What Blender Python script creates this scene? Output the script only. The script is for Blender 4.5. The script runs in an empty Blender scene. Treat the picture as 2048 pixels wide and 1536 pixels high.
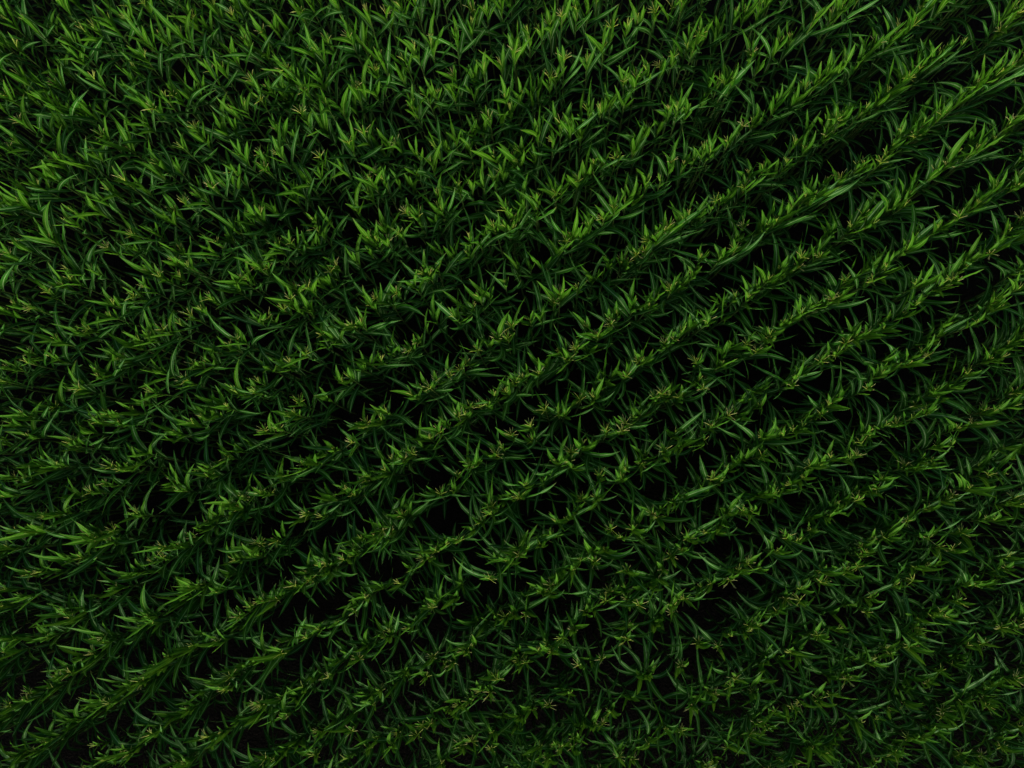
import bpy, math, random
import numpy as np

# ------------------------------------------------------------------ camera, sky, sun, exposure
scene = bpy.context.scene
COL = scene.collection
TOP = 2.30            # height of the tassels above the soil (m)
FLY = 11.16           # camera height above the tassels (m)
FOC = 1421.0          # focal length in photograph pixels (2048 wide)

cam_data = bpy.data.cameras.new("camera")
cam_data.sensor_width = 36.0
cam_data.lens = 36.0 * FOC / 2048.0
cam_data.clip_start = 0.1
cam_data.clip_end = 2000.0
cam = bpy.data.objects.new("camera", cam_data)
cam.location = (0.0, 0.0, TOP + FLY)
cam.rotation_euler = (0.0, 0.0, 0.0)      # a drone looking straight down
COL.objects.link(cam)
scene.camera = cam

SUN_EL, SUN_AZ = math.radians(25), math.radians(176)   # azimuth clockwise from +Y
world = bpy.data.worlds.new("World")
scene.world = world
world.use_nodes = True
wn = world.node_tree
wn.nodes.clear()
sky = wn.nodes.new("ShaderNodeTexSky")
sky.sky_type = 'NISHITA'
sky.sun_disc = False
sky.sun_elevation = SUN_EL
sky.sun_rotation = SUN_AZ
sky.dust_density = 2.0
bg = wn.nodes.new("ShaderNodeBackground")
bg.inputs["Strength"].default_value = 0.05
wo = wn.nodes.new("ShaderNodeOutputWorld")
wn.links.new(sky.outputs[0], bg.inputs["Color"])
wn.links.new(bg.outputs[0], wo.inputs["Surface"])

sun_data = bpy.data.lights.new("sun", 'SUN')
sun_data.energy = 1.5
sun_data.angle = math.radians(32)
sun_data.color = (1.0, 0.96, 0.88)
sun = bpy.data.objects.new("sun", sun_data)
sun.rotation_euler = (math.pi / 2 - SUN_EL, 0.0, math.pi - SUN_AZ)
sun.location = (0, 0, 40)
COL.objects.link(sun)

scene.view_settings.view_transform = 'Standard'
scene.view_settings.look = 'None'
scene.view_settings.gamma = 1.0
scene.view_settings.use_curve_mapping = False
scene.view_settings.exposure = 1.05

# ------------------------------------------------------------------ materials
def new_mat(name):
    m = bpy.data.materials.new(name)
    m.use_nodes = True
    nt = m.node_tree
    nt.nodes.clear()
    return m, nt

def N(nt, kind, **inputs):
    n = nt.nodes.new(kind)
    for k, v in inputs.items():
        n.inputs[k].default_value = v
    return n

def math_node(nt, op, a, b=None, c=None, clamp=False):
    n = nt.nodes.new("ShaderNodeMath")
    n.operation = op
    n.use_clamp = clamp
    for i, v in enumerate((a, b, c)):
        if v is None:
            continue
        if isinstance(v, (int, float)):
            n.inputs[i].default_value = v
        else:
            nt.links.new(v, n.inputs[i])
    return n.outputs[0]

def mix_col(nt, fac, a, b):
    n = nt.nodes.new("ShaderNodeMix")
    n.data_type = 'RGBA'
    for sock, v in ((n.inputs[0], fac), (n.inputs[6], a), (n.inputs[7], b)):
        if isinstance(v, (int, float)):
            sock.default_value = v
        elif isinstance(v, tuple):
            sock.default_value = (*v, 1.0)
        else:
            nt.links.new(v, sock)
    return n.outputs[2]

def rand01(nt):
    """one random number per leaf: the object's own, or the 'tint' stored per leaf in joined meshes"""
    oi = nt.nodes.new("ShaderNodeObjectInfo")
    at = nt.nodes.new("ShaderNodeAttribute")
    at.attribute_name = "tint"
    return math_node(nt, 'FRACT', math_node(nt, 'ADD', oi.outputs["Random"], at.outputs["Fac"]))

def leaf_material(name, dark, light, rib, gloss, trans):
    m, nt = new_mat(name)
    L = nt.links
    uv = nt.nodes.new("ShaderNodeUVMap")
    uv.uv_map = "leaf"
    sp = nt.nodes.new("ShaderNodeSeparateXYZ")
    L.new(uv.outputs[0], sp.inputs[0])
    across = math_node(nt, 'ABSOLUTE', math_node(nt, 'SUBTRACT', sp.outputs[0], 0.5))      # 0 midrib .. 0.5 margin
    along = sp.outputs[1]
    rnd = rand01(nt)
    geo = nt.nodes.new("ShaderNodeNewGeometry")
    noise = N(nt, "ShaderNodeTexNoise", Scale=9.0, Detail=3.0, Roughness=0.6)
    L.new(geo.outputs["Position"], noise.inputs["Vector"])
    field = N(nt, "ShaderNodeTexNoise", Scale=0.45, Detail=2.0)         # paler and greener patches of the field
    L.new(geo.outputs["Position"], field.inputs["Vector"])
    mixf = math_node(nt, 'ADD', math_node(nt, 'MULTIPLY', rnd, 0.75),
                     math_node(nt, 'MULTIPLY_ADD', noise.outputs[0], 0.9, -0.35))
    mixf = math_node(nt, 'ADD', mixf, math_node(nt, 'MULTIPLY_ADD', field.outputs[0], 1.2, -0.6), clamp=True)
    col = mix_col(nt, mixf, dark, light)
    # parallel veins
    veins = math_node(nt, 'SINE', math_node(nt, 'MULTIPLY', across, 110.0))
    veins = math_node(nt, 'MULTIPLY_ADD', veins, 0.10, 0.10, clamp=True)
    col = mix_col(nt, veins, col, tuple(min(1, c * 1.7) for c in light))
    # pale midrib that thins out to the tip
    ribw = math_node(nt, 'MULTIPLY_ADD', along, -0.07, 0.14)
    ribf = math_node(nt, 'SUBTRACT', 1.0, math_node(nt, 'DIVIDE', across, ribw), clamp=True)
    ribf = math_node(nt, 'POWER', ribf, 0.6, clamp=True)
    col = mix_col(nt, math_node(nt, 'MULTIPLY', ribf, 0.85), col, rib)
    # yellowing tips and small scorched spots on some leaves
    tip = math_node(nt, 'MULTIPLY', math_node(nt, 'MULTIPLY_ADD', along, 7.0, -6.2, clamp=True),
                    math_node(nt, 'MULTIPLY_ADD', rnd, 1.6, -0.7, clamp=True))
    col = mix_col(nt, tip, col, (0.20, 0.16, 0.045))
    spot = N(nt, "ShaderNodeTexNoise", Scale=60.0, Detail=2.0)
    L.new(geo.outputs["Position"], spot.inputs["Vector"])
    spf = math_node(nt, 'MULTIPLY', math_node(nt, 'MULTIPLY_ADD', spot.outputs[0], 14.0, -10.0, clamp=True), 0.45)
    col = mix_col(nt, spf, col, (0.15, 0.15, 0.03))
    pr = nt.nodes.new("ShaderNodeBsdfPrincipled")
    L.new(col, pr.inputs["Base Color"])
    rough = math_node(nt, 'MULTIPLY_ADD', noise.outputs[0], 0.25, gloss)
    L.new(rough, pr.inputs["Roughness"])
    pr.inputs["Specular IOR Level"].default_value = 0.18
    bump = N(nt, "ShaderNodeBump", Strength=0.35, Distance=0.004)
    L.new(math_node(nt, 'ADD', veins, math_node(nt, 'MULTIPLY', noise.outputs[0], 0.6)), bump.inputs["Height"])
    L.new(bump.outputs[0], pr.inputs["Normal"])
    tr = nt.nodes.new("ShaderNodeBsdfTranslucent")
    L.new(mix_col(nt, 0.5, col, (0.10, 0.17, 0.015)), tr.inputs["Color"])
    ms = nt.nodes.new("ShaderNodeMixShader")
    ms.inputs[0].default_value = trans
    L.new(pr.outputs[0], ms.inputs[1])
    L.new(tr.outputs[0], ms.inputs[2])
    out = nt.nodes.new("ShaderNodeOutputMaterial")
    L.new(ms.outputs[0], out.inputs[0])
    return m

M_FLAG = leaf_material("young_leaf_green", (0.024, 0.130, 0.003), (0.062, 0.200, 0.004), (0.20, 0.38, 0.05), 0.46, 0.20)
M_LEAF = leaf_material("maize_leaf_green", (0.012, 0.082, 0.006), (0.034, 0.155, 0.007), (0.30, 0.49, 0.17), 0.42, 0.10)
M_STALK = leaf_material("stalk_green", (0.05, 0.11, 0.02), (0.09, 0.15, 0.03), (0.09, 0.15, 0.03), 0.40, 0.0)

def tassel_material(name, base, mid, tip):
    m, nt = new_mat(name)
    L = nt.links
    uv = nt.nodes.new("ShaderNodeUVMap")
    uv.uv_map = "leaf"
    sp = nt.nodes.new("ShaderNodeSeparateXYZ")
    L.new(uv.outputs[0], sp.inputs[0])
    geo = nt.nodes.new("ShaderNodeNewGeometry")
    noise = N(nt, "ShaderNodeTexNoise", Scale=70.0, Detail=2.0)
    L.new(geo.outputs["Position"], noise.inputs["Vector"])
    rnd = rand01(nt)
    t = math_node(nt, 'ADD', sp.outputs[1], math_node(nt, 'MULTIPLY_ADD', noise.outputs[0], 0.8, -0.4), clamp=True)
    t = math_node(nt, 'ADD', t, math_node(nt, 'MULTIPLY_ADD', rnd, 0.5, -0.25), clamp=True)
    c = mix_col(nt, math_node(nt, 'MULTIPLY', t, 2.0, clamp=True), base, mid)
    c = mix_col(nt, math_node(nt, 'MULTIPLY_ADD', t, 2.0, -1.0, clamp=True), c, tip)
    pr = nt.nodes.new("ShaderNodeBsdfPrincipled")
    pr.inputs["Roughness"].default_value = 0.65
    L.new(c, pr.inputs["Base Color"])
    out = nt.nodes.new("ShaderNodeOutputMaterial")
    L.new(pr.outputs[0], out.inputs[0])
    return m

M_TOPEN = tassel_material("tassel_open", (0.19, 0.34, 0.012), (0.35, 0.43, 0.03), (0.47, 0.46, 0.15))
M_TSHUT = tassel_material("tassel_tight", (0.14, 0.30, 0.012), (0.27, 0.40, 0.025), (0.42, 0.45, 0.08))

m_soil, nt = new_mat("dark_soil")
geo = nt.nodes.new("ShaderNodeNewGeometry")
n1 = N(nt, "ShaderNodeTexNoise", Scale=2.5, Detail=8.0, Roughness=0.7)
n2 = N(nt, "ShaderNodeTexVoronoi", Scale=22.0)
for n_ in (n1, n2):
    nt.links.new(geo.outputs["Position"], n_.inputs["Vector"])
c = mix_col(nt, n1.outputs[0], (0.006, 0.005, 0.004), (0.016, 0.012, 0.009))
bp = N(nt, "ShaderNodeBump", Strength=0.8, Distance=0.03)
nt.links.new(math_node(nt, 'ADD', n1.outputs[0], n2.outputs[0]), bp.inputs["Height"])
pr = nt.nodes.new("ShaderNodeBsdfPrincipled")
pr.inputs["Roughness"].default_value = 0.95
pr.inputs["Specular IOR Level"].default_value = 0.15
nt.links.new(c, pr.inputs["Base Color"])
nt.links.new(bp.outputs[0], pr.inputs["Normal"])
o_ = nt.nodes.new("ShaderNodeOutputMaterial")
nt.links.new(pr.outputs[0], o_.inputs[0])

# ------------------------------------------------------------------ the ground
def grid_mesh(name, size, n, amp, seed):
    r = np.random.default_rng(seed)
    xs = np.linspace(-size, size, n)
    X, Y = np.meshgrid(xs, xs, indexing='ij')
    Z = r.normal(0, amp, X.shape)
    V = np.stack([X, Y, Z], -1).reshape(-1, 3)
    i = np.arange((n - 1) * n).reshape(n - 1, n)[:, :-1].ravel()
    F = np.stack([i, i + n, i + n + 1, i + 1], 1)
    me = bpy.data.meshes.new(name)
    me.from_pydata(V.tolist(), [], F.tolist())
    return me

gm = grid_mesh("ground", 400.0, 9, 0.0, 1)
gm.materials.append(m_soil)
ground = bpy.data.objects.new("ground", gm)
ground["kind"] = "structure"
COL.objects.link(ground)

# ------------------------------------------------------------------ shapes of the maize plant
UP = np.array([0.0, 0.0, 1.0])
WIND = np.array([-0.32, 1.0, 0.0]); WIND /= np.linalg.norm(WIND)     # the breeze that leans the crop
LEAN = np.array([-0.12, 0.33])                                      # tassel against base (m)

def unit(v):
    return v / max(1e-9, np.linalg.norm(v))

def rot(v, k, a):
    k = unit(k)
    return v * math.cos(a) + np.cross(k, v) * math.sin(a) + k * np.dot(k, v) * (1 - math.cos(a))

def leaf_shape(rng, az, L, W, a0, droop, wind, nseg, nac, axis_lean, wavy):
    axis = unit(UP + axis_lean * np.array([WIND[0], WIND[1], 0]))
    h = np.array([math.cos(az), math.sin(az), 0.0])
    d = unit(math.cos(a0) * axis + math.sin(a0) * h)
    n = unit(axis - np.dot(axis, d) * d)
    pos = np.zeros(3)
    twist = rng.normal(0, 1.25)
    side_bend = rng.normal(0, 0.5)
    kink = rng.uniform(0.45, 0.75) if rng.random() < 0.12 else None
    kf = rng.uniform(2.2, 4.2)
    ph = rng.uniform(0, 6.28, 2)
    us = np.linspace(-1, 1, nac + 1)
    prof_t = [0, .06, .18, .38, .60, .78, .90, .97, 1.0]
    prof_w = [.48, .62, .90, 1.0, .86, .58, .30, .09, .01]
    V, UV = [], []
    for i in range(nseg + 1):
        t = i / nseg
        w = W * 0.5 * np.interp(t, prof_t, prof_w)
        s = unit(np.cross(d, n))
        fold = math.radians(np.interp(t, [0, .15, .5, 1], [62, 40, 22, 10]))
        for u in us:
            au = abs(u)
            rip = wavy * W * math.sin(6.283 * kf * t + ph[0 if u < 0 else 1]) * au * au * math.sin(math.pi * min(1, t * 1.05)) ** 0.5
            V.append(pos + s * u * w * math.cos(fold) + n * (au * w * math.sin(fold) + rip))
            UV.append((0.5 + 0.5 * u, t))
        if i < nseg:
            dt = 1.0 / nseg
            g = droop * (0.35 + 1.5 * t)
            if kink and t <= kink < t + dt:
                g += 0.9 / dt
            wd = wind * (0.25 + 1.6 * t * t)
            d = unit(d + dt * (-UP * g * (1 - 0.5 * max(0, -d[2])) + WIND * wd + s * side_bend))
            n = unit(n - np.dot(n, d) * d)
            n = unit(rot(n, d, twist * dt))
            pos = pos + d * (L * dt)
    F = []
    k = nac + 1
    for i in range(nseg):
        for j in range(nac):
            a = i * k + j
            F.append((a, a + 1, a + k + 1, a + k))
    return np.array(V), np.array(F, dtype=np.int32), np.array(UV)

def tube(path, radii, sides, flat=None):
    path = np.asarray(path, float)
    V, UV, F = [], [], []
    d = unit(path[1] - path[0])
    a = unit(np.cross(d, [0.3, 0.9, 0.1]))
    for i, (p, r) in enumerate(zip(path, radii)):
        d = unit(path[min(i + 1, len(path) - 1)] - path[max(i - 1, 0)])
        a = unit(a - np.dot(a, d) * d)
        b = np.cross(d, a)
        for j in range(sides):
            q = 6.2832 * j / sides
            V.append(p + r * (a * math.cos(q) + b * math.sin(q)))
            UV.append((j / sides, i / (len(path) - 1)))
    for i in range(len(path) - 1):
        for j in range(sides):
            j2 = (j + 1) % sides
            F.append((i * sides + j, i * sides + j2, (i + 1) * sides + j2, (i + 1) * sides + j))
    return np.array(V), np.array(F, dtype=np.int32), np.array(UV)

def join_shapes(parts):
    V, F, UV, o = [], [], [], 0
    for v, f, uv in parts:
        V.append(v); F.append(f + o); UV.append(uv)
        o += len(v)
    return np.concatenate(V), np.concatenate(F), np.concatenate(UV)

def tassel_shape(rng, opened):
    axis = unit(UP + 0.42 * WIND + np.array([rng.normal(0, .18), rng.normal(0, .18), 0]))
    nb = rng.integers(4, 8) if opened else rng.integers(3, 6)
    parts = []
    for b in range(nb + 1):
        spike = b == 0
        a = rng.uniform(0.03, 0.12) if spike else (rng.uniform(0.14, 0.55) if opened else rng.uniform(0.08, 0.28))
        q = b * 2.4 + rng.uniform(-.4, .4)
        h = unit(np.cross(axis, [math.cos(q), math.sin(q), 0.2]))
        d = unit(axis * math.cos(a) + h * math.sin(a))
        L = rng.uniform(0.13, 0.20) * (1.1 if spike else 0.95) * (1.0 if opened else 0.85)
        p = axis * (0.0 if spike else rng.uniform(0.0, 0.045))
        path, rad = [p], [0.0035]
        ns = 6
        for i in range(ns):
            t = (i + 1) / ns
            d = unit(d + (h * 0.10 - UP * 0.07) * (1 if opened else 0.4) + rng.normal(0, 0.06, 3) + WIND * 0.03)
            p = p + d * L / ns
            path.append(p)
            rad.append((0.0068 if i % 2 == 0 else 0.0052) * (1 - 0.45 * t) * rng.uniform(.85, 1.15))
        rad[-1] = 0.0012
        parts.append(tube(path, rad, 3))
    return join_shapes(parts)

NAZ = 12
KINDS = {
    #         len lo/hi    width lo/hi    a0 lo/hi (deg)  droop      wind       segs across variants lean wavy
    'flag':  ((.28, .46), (.052, .072), (5, 20), (.05, .30), (.10, .35), 9, 4, 4, .26, .09),
    'inner': ((.46, .70), (.060, .082), (7, 23), (.05, .55), (.10, .40), 10, 4, 5, .24, .10),
    'upper': ((.56, .84), (.062, .086), (20, 41), (.35, 1.25), (.20, .60), 11, 4, 5, .22, .13),
    'middle': ((.58, .84), (.060, .084), (25, 47), (.5, 1.6), (.20, .60), 11, 4, 4, .14, .13),
    'lower': ((.34, .52), (.054, .072), (24, 46), (.8, 1.7), (.05, .25), 7, 2, 2, .08, .05),
}

def build_library():
    lib = {}
    rng = np.random.default_rng(11)
    for kind, (Ls, Ws, As, Ds, Wd, ns, na, nv, al, wv) in KINDS.items():
        for b in range(NAZ):
            for v in range(nv):
                lib[(kind, b, v)] = leaf_shape(rng, (b + rng.uniform(-.3, .3)) * 6.2832 / NAZ, rng.uniform(*Ls), rng.uniform(*Ws),
                                               math.radians(rng.uniform(*As)), rng.uniform(*Ds), rng.uniform(*Wd), ns, na, al, wv)
    for v in range(10):
        lib[('open', 0, v)] = tassel_shape(rng, True)
        lib[('tight', 0, v)] = tassel_shape(rng, False)
    return lib

MAT_OF = {'flag': 0, 'inner': 0, 'upper': 1, 'middle': 1, 'lower': 1, 'stalk': 2, 'open': 3, 'tight': 4}
MATS = [M_FLAG, M_LEAF, M_STALK, M_TOPEN, M_TSHUT]

# ------------------------------------------------------------------ where the plants stand
# tassels seen in the photograph (x,y on the picture; o = opened), brought down to the height of the tassels
TASSELS = """
374,25o 418,2 2,22 160,50 188,52 138,72 285,70 310,58 382,145 360,68 30,95 35,142 112,168o 179,148 282,105 262,128 415,135o 438,130 342,180o 302,208o 
270,190 325,190 455,98 482,72 498,148o 85,192 108,195 32,232o 198,262o 385,250o 398,270 360,288 472,298o 108,312o 92,332 100,350 28,278 182,302 
315,325 240,352o 462,215 482,208 462,335o 420,372o 212,372 70,368 597,12o 542,42o 522,55o 647,68o 697,68o 767,20o 730,15 941,10o 942,50 972,15 914,68 
860,82 827,92 614,88 632,92 752,100 808,115 744,132o 570,125o 562,128o 587,150 904,140o 967,135 1004,125 612,185o 708,175o 720,170 867,178 847,180 
903,178 816,200 823,208 597,218o 647,200 517,192o 530,165 693,278o 720,255o 802,295o 977,230o 1020,218 1007,185 522,305o 634,305o 547,248o 872,288 
862,325 830,300 684,335 734,348o 747,332o 762,350 984,305 1020,310 990,360o 940,365 910,362 1004,342 532,342o 560,312 870,380 732,378 1125,28o 
1099,45o 1082,60 1056,58 1156,12 1312,15o 1346,12o 1219,45o 1206,88 1254,45 1274,28 1124,110o 1030,105o 1174,118 1098,152o 1109,148 1039,182 1244,152o 
1272,150o 1296,135 1324,130o 1349,108o 1376,92 1399,58o 1474,20 1494,22 1526,8 1504,102o 1439,150 1419,150 1469,160 1174,212 1205,222 1118,240o 
1142,252 1109,282 1068,252 1293,252 1340,212 1356,212 1376,218 1454,162 1486,248o 1509,245 1462,282 1236,320o 1340,318o 1368,325 1186,320 1039,295 
1039,322 1159,360o 1294,358 1323,358 1112,380o 1494,375o 1499,338 1529,335 1409,292 1424,300 1584,70 1628,32 1686,15 1668,28 1848,12 1832,50o 1754,85o 
1801,50 2011,62o 1931,82 1898,92 1884,100 1844,130o 1821,150o 2028,15 1661,142 1614,172o 1644,155 1771,195 1781,180 1736,212 1951,160 1928,198 
1671,232o 1656,232 1688,228 1891,228o 1854,242 1806,258 1788,288 1834,275o 1591,280 1558,82 1656,272o 1614,300 1581,325 2026,240o 1994,278 1966,295 
1954,300 1916,302 1896,330o 1878,340 1781,310 1768,328o 1736,332o 1721,328 1688,355o 1648,362 1618,378o 2001,372 2041,375 1698,120 1794,72 140,416 
135,444 95,479 32,486 72,459 15,506o 210,492o 262,464o 342,416o 365,404o 398,389 185,416 432,486o 348,522o 372,534 292,534 315,552o 355,494 358,556 
130,532 180,542 135,559o 78,564 92,582o 122,572o 508,529o 505,424 480,556o 495,556 420,596o 400,619 380,629o 358,649 265,589o 220,606 288,572 22,604 
62,616o 218,634 175,656o 150,662 322,659o 270,674 295,672 110,679 60,706o 242,716o 472,679o 460,694 385,726o 415,724 50,726 15,734 195,742 195,756 
375,764o 108,722 312,734 632,456o 622,432 552,486o 577,479o 517,426 534,532o 514,532 667,524o 657,539o 732,466o 747,472 773,484o 796,462o 762,446 
807,414o 834,429o 874,406 882,416 703,509 937,474 934,506 1012,416o 1017,454 987,452 874,529 847,544o 858,549o 582,569o 614,572o 577,594o 564,616o 
597,622 622,626 534,632o 792,584o 748,589o 830,572 960,594 744,609 947,614 912,634 704,654o 724,652 642,664o 672,682 607,709o 840,682o 822,702o 
992,674o 1017,679o 1020,644o 953,694o 932,724o 921,739o 897,752o 870,759o 760,722 697,752 680,762 1012,564 516,764 580,726 1072,396o 1110,389 1078,424 
1026,432o 1029,459 1132,476o 1142,464 1178,446o 1209,432o 1230,414o 1250,396 1274,504o 1293,499o 1299,476o 1314,476 1323,452o 1336,452o 1374,439 
1434,399o 1486,444o 1526,449 1379,426 1399,506 1446,512 1474,502o 1244,519o 1253,532o 1388,546 1342,572 1346,582o 1316,592 1154,572 1118,584o 
1106,602o 1060,636 1234,622 1268,609 1222,639o 1224,652o 1199,674o 1174,649 1154,694o 1124,699 1139,722o 1078,749o 1046,754 1254,754o 1278,722o 
1286,719 1330,686o 1348,676o 1364,662 1419,646o 1390,716o 1444,726 1492,684o 1519,706o 1474,589 1502,596 1518,572 1399,759 1028,762o 1302,616 
1587,409o 1614,389 1634,394 1558,439 1541,452 1728,426o 1708,452 1751,449 1794,409 1818,414 1821,389 1924,434o 1884,454 1826,484 1821,494 1961,406 
1984,502o 2004,492 2044,474 1936,534 1604,512o 1601,532o 1648,514o 1561,534 1540,556 1561,554 1692,556o 1754,564o 1778,546 1781,532 1834,559 1886,569 
1911,562o 1916,569o 1668,599o 1661,606 1626,609 1684,596 1608,624 1586,636 1564,646 1838,612 1816,632 1996,596 2006,596 2001,616 1738,669o 1776,659 
1696,689o 1678,712o 1644,724o 1544,684o 1714,672 1544,666 1848,709 1866,712o 1826,726 1986,716 2006,714 1941,746o 1964,646 1598,754 1764,746 2044,574 
2026,454 160,780o 108,813o 20,846o 40,826 55,838 192,840o 212,828o 262,820 238,848 172,860 302,783 508,788o 470,783 450,813 405,836 382,846 350,866 
140,880o 138,890 60,883 50,958o 22,953 90,938 112,940 10,998 215,930o 240,938o 210,973o 182,986o 342,958o 452,910o 418,936o 418,953o 390,943 360,983 
270,1026o 85,1030o 118,1030 485,993o 482,1018o 460,1008 410,1046 425,1028 222,1060o 180,1078o 195,1068 168,1066o 382,1076o 325,1090o 358,1098o 
508,1086o 160,1116o 132,1118 302,1123o 322,1120o 508,1116 55,1138o 72,1140 218,1090 470,1118 592,800o 514,788 570,828 590,828 862,778o 824,790 842,776 
987,788 1012,786o 937,808o 960,813o 977,813o 912,828o 927,826 887,842o 878,862o 858,876o 822,908o 810,920o 772,823 762,843 732,846o 724,856o 707,888o 
667,900 527,860o 557,860o 604,930o 632,930 732,960o 734,950 684,976 710,994o 782,920 767,918 770,943 667,998 1020,866o 1007,896 990,910o 952,920 
937,930o 912,948 880,990o 910,986 522,990o 540,990o 614,1023o 647,1036 808,1033o 804,1038 764,1058o 787,1070o 720,1076 747,1076 552,1080o 517,1086o 
514,1113 710,1100o 710,1116 690,1123o 652,1128o 640,1136 660,1143 982,1010o 982,1028o 964,1048o 947,1066 922,1086o 890,1090 872,1103o 857,1120o 
1010,1123 847,1118 610,1148 1088,813o 1160,798o 1192,798 1118,828o 1132,830 1060,850o 1068,886o 1139,900o 1140,920o 1146,938 1112,918 1162,886 
1322,783o 1308,793o 1339,790 1363,798o 1412,778o 1456,828o 1424,853o 1524,866 1250,843o 1269,830 1244,863o 1212,860o 1346,853 1364,888 1413,883o 
1329,900o 1279,920o 1289,906 1249,933 1242,953 1194,943o 1090,968 1044,966 1039,996o 1026,998 1159,993o 1192,993o 1306,1026o 1316,1033o 1346,1000 
1429,956o 1444,968 1460,938 1526,913o 1484,1018o 1454,1016 1509,1020 1112,1040 1138,1038 1215,1050o 1266,1058o 1244,1073 1106,1078o 1035,1098o 
1039,1113o 1054,1100 1083,1096 1209,1098 1183,1100 1192,1126o 1159,1118 1370,1070o 1414,1060 1340,1106o 1362,1096 1326,1138o 1249,1133o 1492,1123o 
1476,1140 1144,1138 1526,818 1590,774o 1738,778o 1678,796 1661,806 1646,830o 1611,856 1571,870 1590,863 1736,860 1728,888o 1744,873 1834,806o 1874,780 
1886,800 1861,830o 1798,850o 1831,840 1774,848 1968,818o 1984,823 1948,843o 1918,853 1911,888 1878,890 1621,923o 1664,913 1644,928 1721,920o 1704,920 
1586,966o 1610,953 1814,933o 1838,936 1851,916 1871,928 1768,953 1758,978o 1721,998o 1666,1006 1946,978 1906,990o 1896,998 1861,1018o 1818,1038o 
1981,948o 2008,948o 2026,916o 1961,928 2026,990o 2016,998 2011,886 1661,1030o 1626,1060 1574,1073o 1596,1080 1546,983 1771,1073 1781,1078 1726,1090o 
1724,1113o 1736,1103 1866,1086o 1878,1083o 1908,1096o 1918,1056o 1974,1033 1994,1038 1834,1130 1858,1133 1646,1138o 1694,1140o 1721,1138o 2016,1136o 
2014,1103 1746,1076 1556,1098 125,1222o 140,1242o 182,1272o 205,1272o 202,1284 232,1177o 375,1174 405,1172o 435,1194 495,1214o 475,1234o 292,1237 
302,1252 185,1310o 380,1292 440,1294o 328,1312 312,1337o 458,1352o 282,1364o 450,1382o 118,1352o 140,1347o 52,1387o 100,1380 48,1404o 15,1412o 
200,1402 218,1410o 505,1402o 408,1470o 302,1474o 245,1512o 260,1512o 85,1487 68,1507 208,1522 372,1424 438,1464 88,1282 15,1274 370,1530 182,1482 
22,1510 620,1164o 590,1176o 517,1200o 554,1200o 802,1173 730,1202 712,1224o 674,1250 637,1262 562,1282 612,1282o 560,1310o 870,1200 862,1217o 912,1197 
822,1260 778,1264 772,1278 980,1162o 1012,1238o 524,1317 862,1312o 934,1307o 947,1300 890,1337 910,1330o 720,1322o 657,1360o 852,1357o 992,1364o 
604,1377 757,1380o 734,1388 744,1414 982,1387o 962,1384 942,1407o 922,1414o 894,1424 517,1404o 562,1397 572,1450o 637,1462o 792,1462o 707,1472o 
844,1452o 860,1450o 834,1474o 732,1494o 984,1464 984,1504o 780,1494 527,1514o 634,1520o 542,1520 687,1512 747,1474 1102,1172o 1084,1187 1099,1187 
1219,1180o 1249,1176 1214,1201o 1342,1202o 1366,1190o 1346,1224o 1258,1204o 1284,1220o 1249,1242o 1173,1224o 1053,1234o 1029,1232 1149,1260o 1123,1274 
1250,1270o 1096,1290o 1074,1304 1108,1310o 1039,1320o 1055,1330o 1154,1324o 1204,1317o 1278,1346 1295,1341o 1396,1282o 1439,1294o 1462,1270 1502,1254o 
1522,1252 1496,1267 1365,1332o 1469,1352o 1462,1370o 1432,1390o 1379,1402o 1394,1392 1516,1394o 1140,1392 1099,1417o 1222,1422 1039,1434 1209,1452o 
1186,1450 1328,1457 1363,1464o 1509,1440o 1499,1467o 1062,1524o 1099,1522 1122,1497o 1104,1494 1149,1502o 1146,1480 1233,1510o 1266,1522o 1456,1494 
1434,1527o 1075,1487 1064,1422 1399,1167 1424,1163 1459,1156o 1296,1487 1026,1300 1414,1377 1644,1164o 1601,1176 1696,1154 1571,1194o 1606,1204o 
1556,1224o 1748,1192o 1741,1227o 1791,1167 1831,1160o 1936,1164 1961,1170 1916,1200o 1881,1220o 1871,1234 1898,1232 2006,1252o 1638,1270o 1676,1260 
1838,1252o 1828,1270 1824,1294o 1778,1297 1786,1314o 1968,1287o 1936,1287 1584,1302o 1761,1324o 1741,1324 1691,1352o 1701,1352o 1886,1342 1861,1364o 
2028,1354o 1914,1332 1601,1400o 1641,1404o 1668,1397 1814,1410o 1884,1414o 1886,1430o 1974,1397o 1978,1410o 1926,1397 1971,1377 1781,1424 1758,1442 
1551,1424o 1584,1414o 1818,1472o 1841,1474o 1866,1454 1786,1497o 1921,1504o 2008,1494o 1968,1512o 1628,1494 1648,1510 1748,1522 1776,1514 1936,1520 
1594,1530 1541,1462 2041,1454 1834,1230 1724,1447 
"""
ROW_DIR = 0.57037
ROW_GAP = 0.747
ROW_OFF = -0.013
CU, SU = math.cos(ROW_DIR), math.sin(ROW_DIR)

def to_rows(x, y):
    return x * CU + y * SU, -x * SU + y * CU

def from_rows(u, v):
    return u * CU - v * SU, u * SU + v * CU

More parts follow.
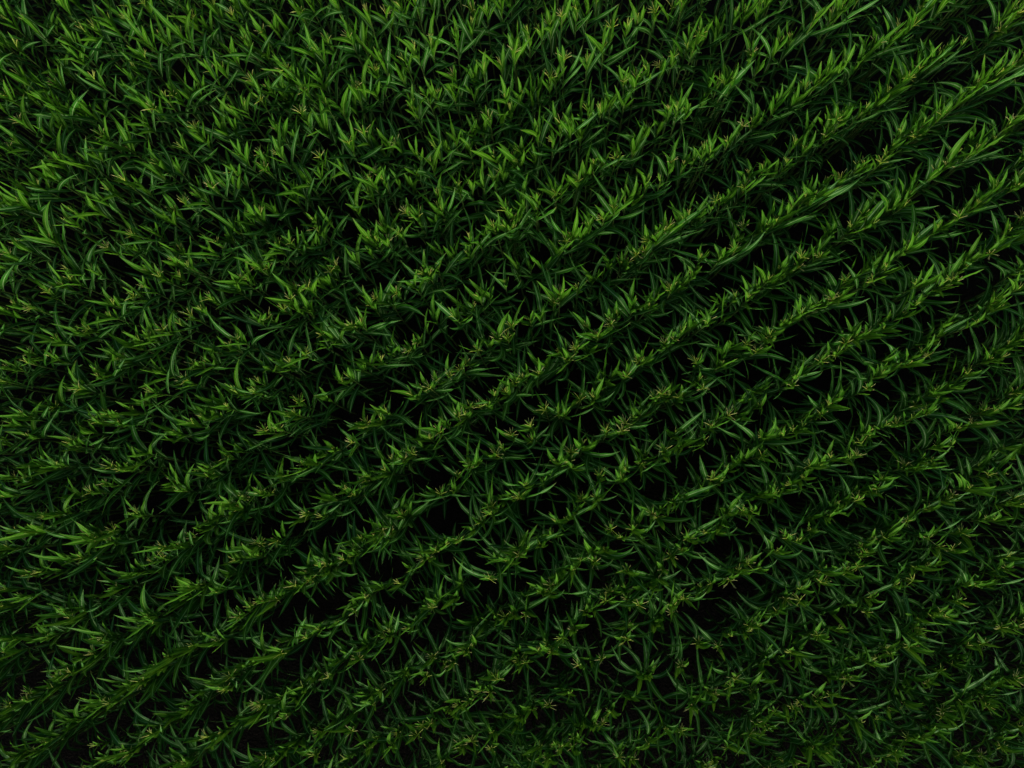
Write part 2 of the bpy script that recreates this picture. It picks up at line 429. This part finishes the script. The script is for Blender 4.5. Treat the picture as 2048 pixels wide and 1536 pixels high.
def plant_list():
    """dicts: u, row, top (x,y,z), state, seen"""
    rng = np.random.default_rng(5)
    plants = []
    for tok in TASSELS.split():
        opened = tok.endswith('o')
        px, py = tok.rstrip('o').split(',')
        z = TOP + rng.normal(0, 0.08)
        k = (TOP + FLY - z) / FOC
        x, y = (int(px) - 1024) * k, (768 - int(py)) * k
        u, v = to_rows(x, y)
        row = round((v - ROW_OFF) / ROW_GAP)
        v = row * ROW_GAP + ROW_OFF + 0.75 * (v - row * ROW_GAP - ROW_OFF)      # tassels nod to either side of their row
        plants.append(dict(u=u, v=v, row=row, z=z, state='open' if opened else 'tight', seen=True))
    hx, hy = 1024 * FLY / FOC, 768 * FLY / FOC
    extra = []
    for row in range(-24, 25):
        v0 = row * ROW_GAP + ROW_OFF
        us = sorted(p['u'] for p in plants if p['row'] == row)
        # inside the picture: fill long gaps with plants whose tassel does not show
        for a, b in zip(us[:-1], us[1:]):
            if b - a > 0.31:
                n = int((b - a) / 0.185)
                for i in range(1, n + 1):
                    if rng.random() < 0.74:
                        extra.append((a + (b - a) * i / (n + 1), row, 'none'))
        # round about: the crop goes on
        lo, hi = (us[0], us[-1]) if us else (0.0, 0.0)
        u = lo
        while u > -20:
            u -= rng.uniform(.13, .27); extra.append((u, row, 'any'))
        u = hi if us else lo
        while u < 20:
            u += rng.uniform(.13, .27); extra.append((u, row, 'any'))
    for u, row, st in extra:
        v = row * ROW_GAP + ROW_OFF + rng.normal(0, .07)
        x, y = from_rows(u, v)
        if abs(x) > hx + 4.5 or y > hy + 3.0 or y < -hy - 6.0:
            continue
        if st == 'any':
            q = rng.random()
            st = 'open' if q < .40 else ('tight' if q < .9 else 'none')
        z = TOP + rng.normal(0, .06) - (0.20 if st == 'none' else 0)
        rim = abs(x) > hx + 1.9 or abs(y) > hy + 1.9          # well outside the picture: fewer faces per leaf
        plants.append(dict(u=u, v=v, row=row, z=z, state='none' if rim else st, seen=False, rim=rim))
    for p in plants:
        x, y = from_rows(p['u'], p['v'])
        p['x'], p['y'] = x, y
        p['inframe'] = abs(x) < hx and abs(y) < hy
    plants.sort(key=lambda p: (-p['row'], p['u']))
    return plants

LEVELS = [('flag', .98), ('flag', .96), ('flag', .935), ('inner', .91), ('inner', .88), ('inner', .85), ('upper', .815), ('upper', .775),
          ('upper', .735), ('middle', .68), ('middle', .60), ('lower', .50), ('lower', .41), ('lower', .32)]

def plant_pieces(i, p):
    """(kind, key or shape, location, rotation about z, scale, tint) of every piece of one plant; base location"""
    rng = np.random.default_rng(1000 + i)
    base_v = p['row'] * ROW_GAP + ROW_OFF
    top = np.array([p['x'], p['y'], p['z']])
    lean_u, lean_v = to_rows(*LEAN)
    bu = p['u'] - lean_u + rng.normal(0, .05)
    bv = base_v - lean_v + 0.35 * (p['v'] - base_v)
    base = np.array([*from_rows(bu, bv), 0.0])
    neck = top.copy(); neck[2] -= 0.10
    neck[:2] -= 0.03 * WIND[:2]
    mid = base + (neck - base) * np.array([.33, .33, .55]) + np.array([*rng.normal(0, .04, 2), 0])
    curve = lambda t: (1 - t) ** 2 * base + 2 * t * (1 - t) * mid + t * t * neck
    out = []
    ts = np.linspace(0, 1, 6)
    path = [curve(t) - base for t in ts]
    out.append(('stalk', tube(path, [.016, .015, .014, .012, .010, .006], 5), base, 0.0, 1.0, rng.random()))
    phi = rng.uniform(0, 6.2832)
    vig = rng.normal(1.0, .12)
    for j, (kind, h) in enumerate(LEVELS):
        if p['state'] == 'none' and j == 0:
            continue
        if rng.random() < (0.12 if kind != 'upper' else 0.04):
            continue
        az = phi + math.pi * j + rng.normal(0, .42)
        b = int(round(az / 6.2832 * NAZ)) % NAZ
        dz = (az - round(az / 6.2832 * NAZ) * 6.2832 / NAZ) + rng.normal(0, .05)
        if p.get('rim'):
            kind = 'lower'
        out.append((kind, (kind, b, int(rng.integers(KINDS[kind][7]))), curve(h + rng.normal(0, .008)), dz, vig * rng.uniform(.88, 1.14), rng.random()))
    if p['state'] != 'none':
        out.append((p['state'], (p['state'], 0, int(rng.integers(10))), neck, rng.uniform(-.5, .5), rng.uniform(.85, 1.15), rng.random()))
    return base, out

# ------------------------------------------------------------------ build
INDIVIDUALS = [int(t) for t in """
215 273 275 277 278 280 281 282 342 343 346 351 355 356 358 359 360 420 421 422 423 425 426 430 433 436 440 442 443 446
506 507 508 511 516 517 519 521 522 525 536 537 540 541 603 604 605 613 614 616 617 620 621 624 625 628 630 636 638 639
640 641 705 713 714 721 731 733 736 739 751 756 758 759 816 821 825 826 828 829 834 858 869 872 873 875 936 939 944 946
951 953 958 981 984 989 994 1005 1006 1010 1016 1075 1077 1079 1084 1085 1086 1088 1091 1099 1101 1107 1108 1110 1112 1115 1119 1134 1145 1146
1150 1153 1155 1156 1157 1159 1222 1225 1226 1232 1235 1242 1245 1262 1266 1269 1272 1273 1274 1279 1283 1287 1288 1289 1293 1294 1299 1300 1302 1363
1364 1367 1369 1380 1385 1388 1390 1396 1401 1404 1405 1411 1413 1421 1431 1432 1437 1448 1451 1453 1457 1458 1517 1519 1521 1524 1528 1533 1558 1569
1582 1591 1592 1597 1601 1609 1610 1613 1615 1617 1618 1677 1691 1714 1723 1734 1738 1745 1754 1763 1764 1766 1772 1775 1846 1853 1862 1881 1885 1888
1892 1929 1933 1936 2009 2010 2016 2038 2056 2074 2081 2088 2170 2181 2187 2192 2208 2220 2225 2226 2233 2249 2252 2334 2335 2337 2340 2342 2352 2355
2365 2377 2383 2391 2402 2403 2490 2491 2492 2495 2513 2516 2533 2535 2537 2632 2643 2644 2645 2649 2654 2659 2668 2669 2673 2674 2676 2680 2769 2770
2772 2774 2778 2779 2786 2791 2792 2794 2800 2888 2892 2896 2897 2908 2909 2911 2914 2915 2917 2920 3004 3005 3009 3012 3019 3021 3108 3109 3113 3116
""".split()]

LIB = build_library()
PLANTS = plant_list()
if not INDIVIDUALS:
    cand = sorted((i for i, p in enumerate(PLANTS) if p['inframe']), key=lambda i: PLANTS[i]['x'] ** 2 + PLANTS[i]['y'] ** 2)
    INDIVIDUALS = cand[:300]
CHOSEN = set(INDIVIDUALS)

def make_mesh(name, shape, mat_indices, mats, tint=None):
    V, F, UV = shape
    me = bpy.data.meshes.new(name)
    me.vertices.add(len(V)); me.loops.add(len(F) * 4); me.polygons.add(len(F))
    me.vertices.foreach_set("co", np.ascontiguousarray(V, dtype=np.float32).ravel())
    me.loops.foreach_set("vertex_index", np.ascontiguousarray(F, dtype=np.int32).ravel())
    me.polygons.foreach_set("loop_start", np.arange(0, len(F) * 4, 4, dtype=np.int32))
    me.polygons.foreach_set("loop_total", np.full(len(F), 4, dtype=np.int32))
    for m in mats:
        me.materials.append(m)
    if mat_indices is not None:
        me.polygons.foreach_set("material_index", np.ascontiguousarray(mat_indices, dtype=np.int32))
    me.update(calc_edges=True)
    uvl = me.uv_layers.new(name="leaf")
    uvl.data.foreach_set("uv", np.ascontiguousarray(UV[F.ravel()], dtype=np.float32).ravel())
    if tint is not None:
        at = me.attributes.new("tint", 'FLOAT', 'POINT')
        at.data.foreach_set("value", np.ascontiguousarray(tint, dtype=np.float32))
    me.polygons.foreach_set("use_smooth", np.ones(len(F), dtype=bool))
    me.update()
    return me

ORD = "first second third fourth fifth sixth seventh eighth ninth tenth eleventh twelfth thirteenth fourteenth fifteenth sixteenth seventeenth eighteenth nineteenth".split()
def ordinal(n):
    if n <= 19:
        return ORD[n - 1]
    if n >= 100:
        return 'hundredth' if n == 100 else 'hundred-and-' + ordinal(n - 100)
    tens = {2: "twent", 3: "thirt", 4: "fort", 5: "fift", 6: "sixt", 7: "sevent", 8: "eight", 9: "ninet"}[n // 10]
    return tens + "ieth" if n % 10 == 0 else tens + "y-" + ORD[n % 10 - 1]

rows_seen = sorted({p['row'] for p in PLANTS if p['inframe']}, reverse=True)
place = {}
for rn, row in enumerate(rows_seen, 1):
    for k, i in enumerate([i for i, p in enumerate(PLANTS) if p['row'] == row and p['inframe']], 1):
        place[i] = (rn, k)
LOOK = {'open': "open pinkish tassel", 'tight': "tight yellow-green tassel", 'none': "no tassel showing"}

PARTNAME = {'stalk': 'stalk', 'flag': 'leaf', 'inner': 'leaf', 'upper': 'leaf', 'middle': 'leaf', 'lower': 'leaf', 'open': 'tassel', 'tight': 'tassel'}
mesh_cache = {}
def lib_mesh(key):
    if key not in mesh_cache:
        mesh_cache[key] = make_mesh(PARTNAME[key[0]], LIB[key], None, [MATS[MAT_OF[key[0]]]])
    return mesh_cache[key]

sV, sF, sUV, sM, sT, off = [], [], [], [], [], 0
for i, p in enumerate(PLANTS):
    base, pieces = plant_pieces(i, p)
    if i in CHOSEN:
        root = bpy.data.objects.new("maize_plant", None)
        root.location = base
        root.empty_display_size = 0.2
        rn, k = place.get(i, (0, 0))
        root["label"] = f"maize plant with {LOOK[p['state']]}, {ordinal(k)} from left in {ordinal(rn)} row from top left"
        root["category"] = "maize plant"
        root["group"] = "maize plants standing in rows"
        COL.objects.link(root)
        for kind, key, loc, rz, sc, tint in pieces:
            me = make_mesh("stalk", key, None, [M_STALK]) if kind == 'stalk' else lib_mesh(key)
            o = bpy.data.objects.new(PARTNAME[kind], me)
            o.location = loc - base
            o.rotation_euler = (0, 0, rz)
            o.scale = (sc, sc, sc)
            o.parent = root
            COL.objects.link(o)
    else:
        for kind, key, loc, rz, sc, tint in pieces:
            V, F, UV = key if kind == 'stalk' else LIB[key]
            c_, s_ = math.cos(rz) * sc, math.sin(rz) * sc
            W = np.empty_like(V)
            W[:, 0] = V[:, 0] * c_ - V[:, 1] * s_ + loc[0]
            W[:, 1] = V[:, 0] * s_ + V[:, 1] * c_ + loc[1]
            W[:, 2] = V[:, 2] * sc + loc[2]
            sV.append(W); sF.append(F + off); sUV.append(UV)
            sM.append(np.full(len(F), MAT_OF[kind])); sT.append(np.full(len(V), tint))
            off += len(V)

crop = bpy.data.objects.new("maize_crop", make_mesh("maize_crop", (np.concatenate(sV), np.concatenate(sF), np.concatenate(sUV)),
                                                    np.concatenate(sM), MATS, np.concatenate(sT)))
crop["kind"] = "stuff"
crop["label"] = "dense green maize crop filling the rest of the rows on dark soil"
crop["category"] = "maize crop"
COL.objects.link(crop)
print("plants", len(PLANTS), "in frame", len(place), "quads in crop", sum(len(f) for f in sF), "objects", len(bpy.data.objects))
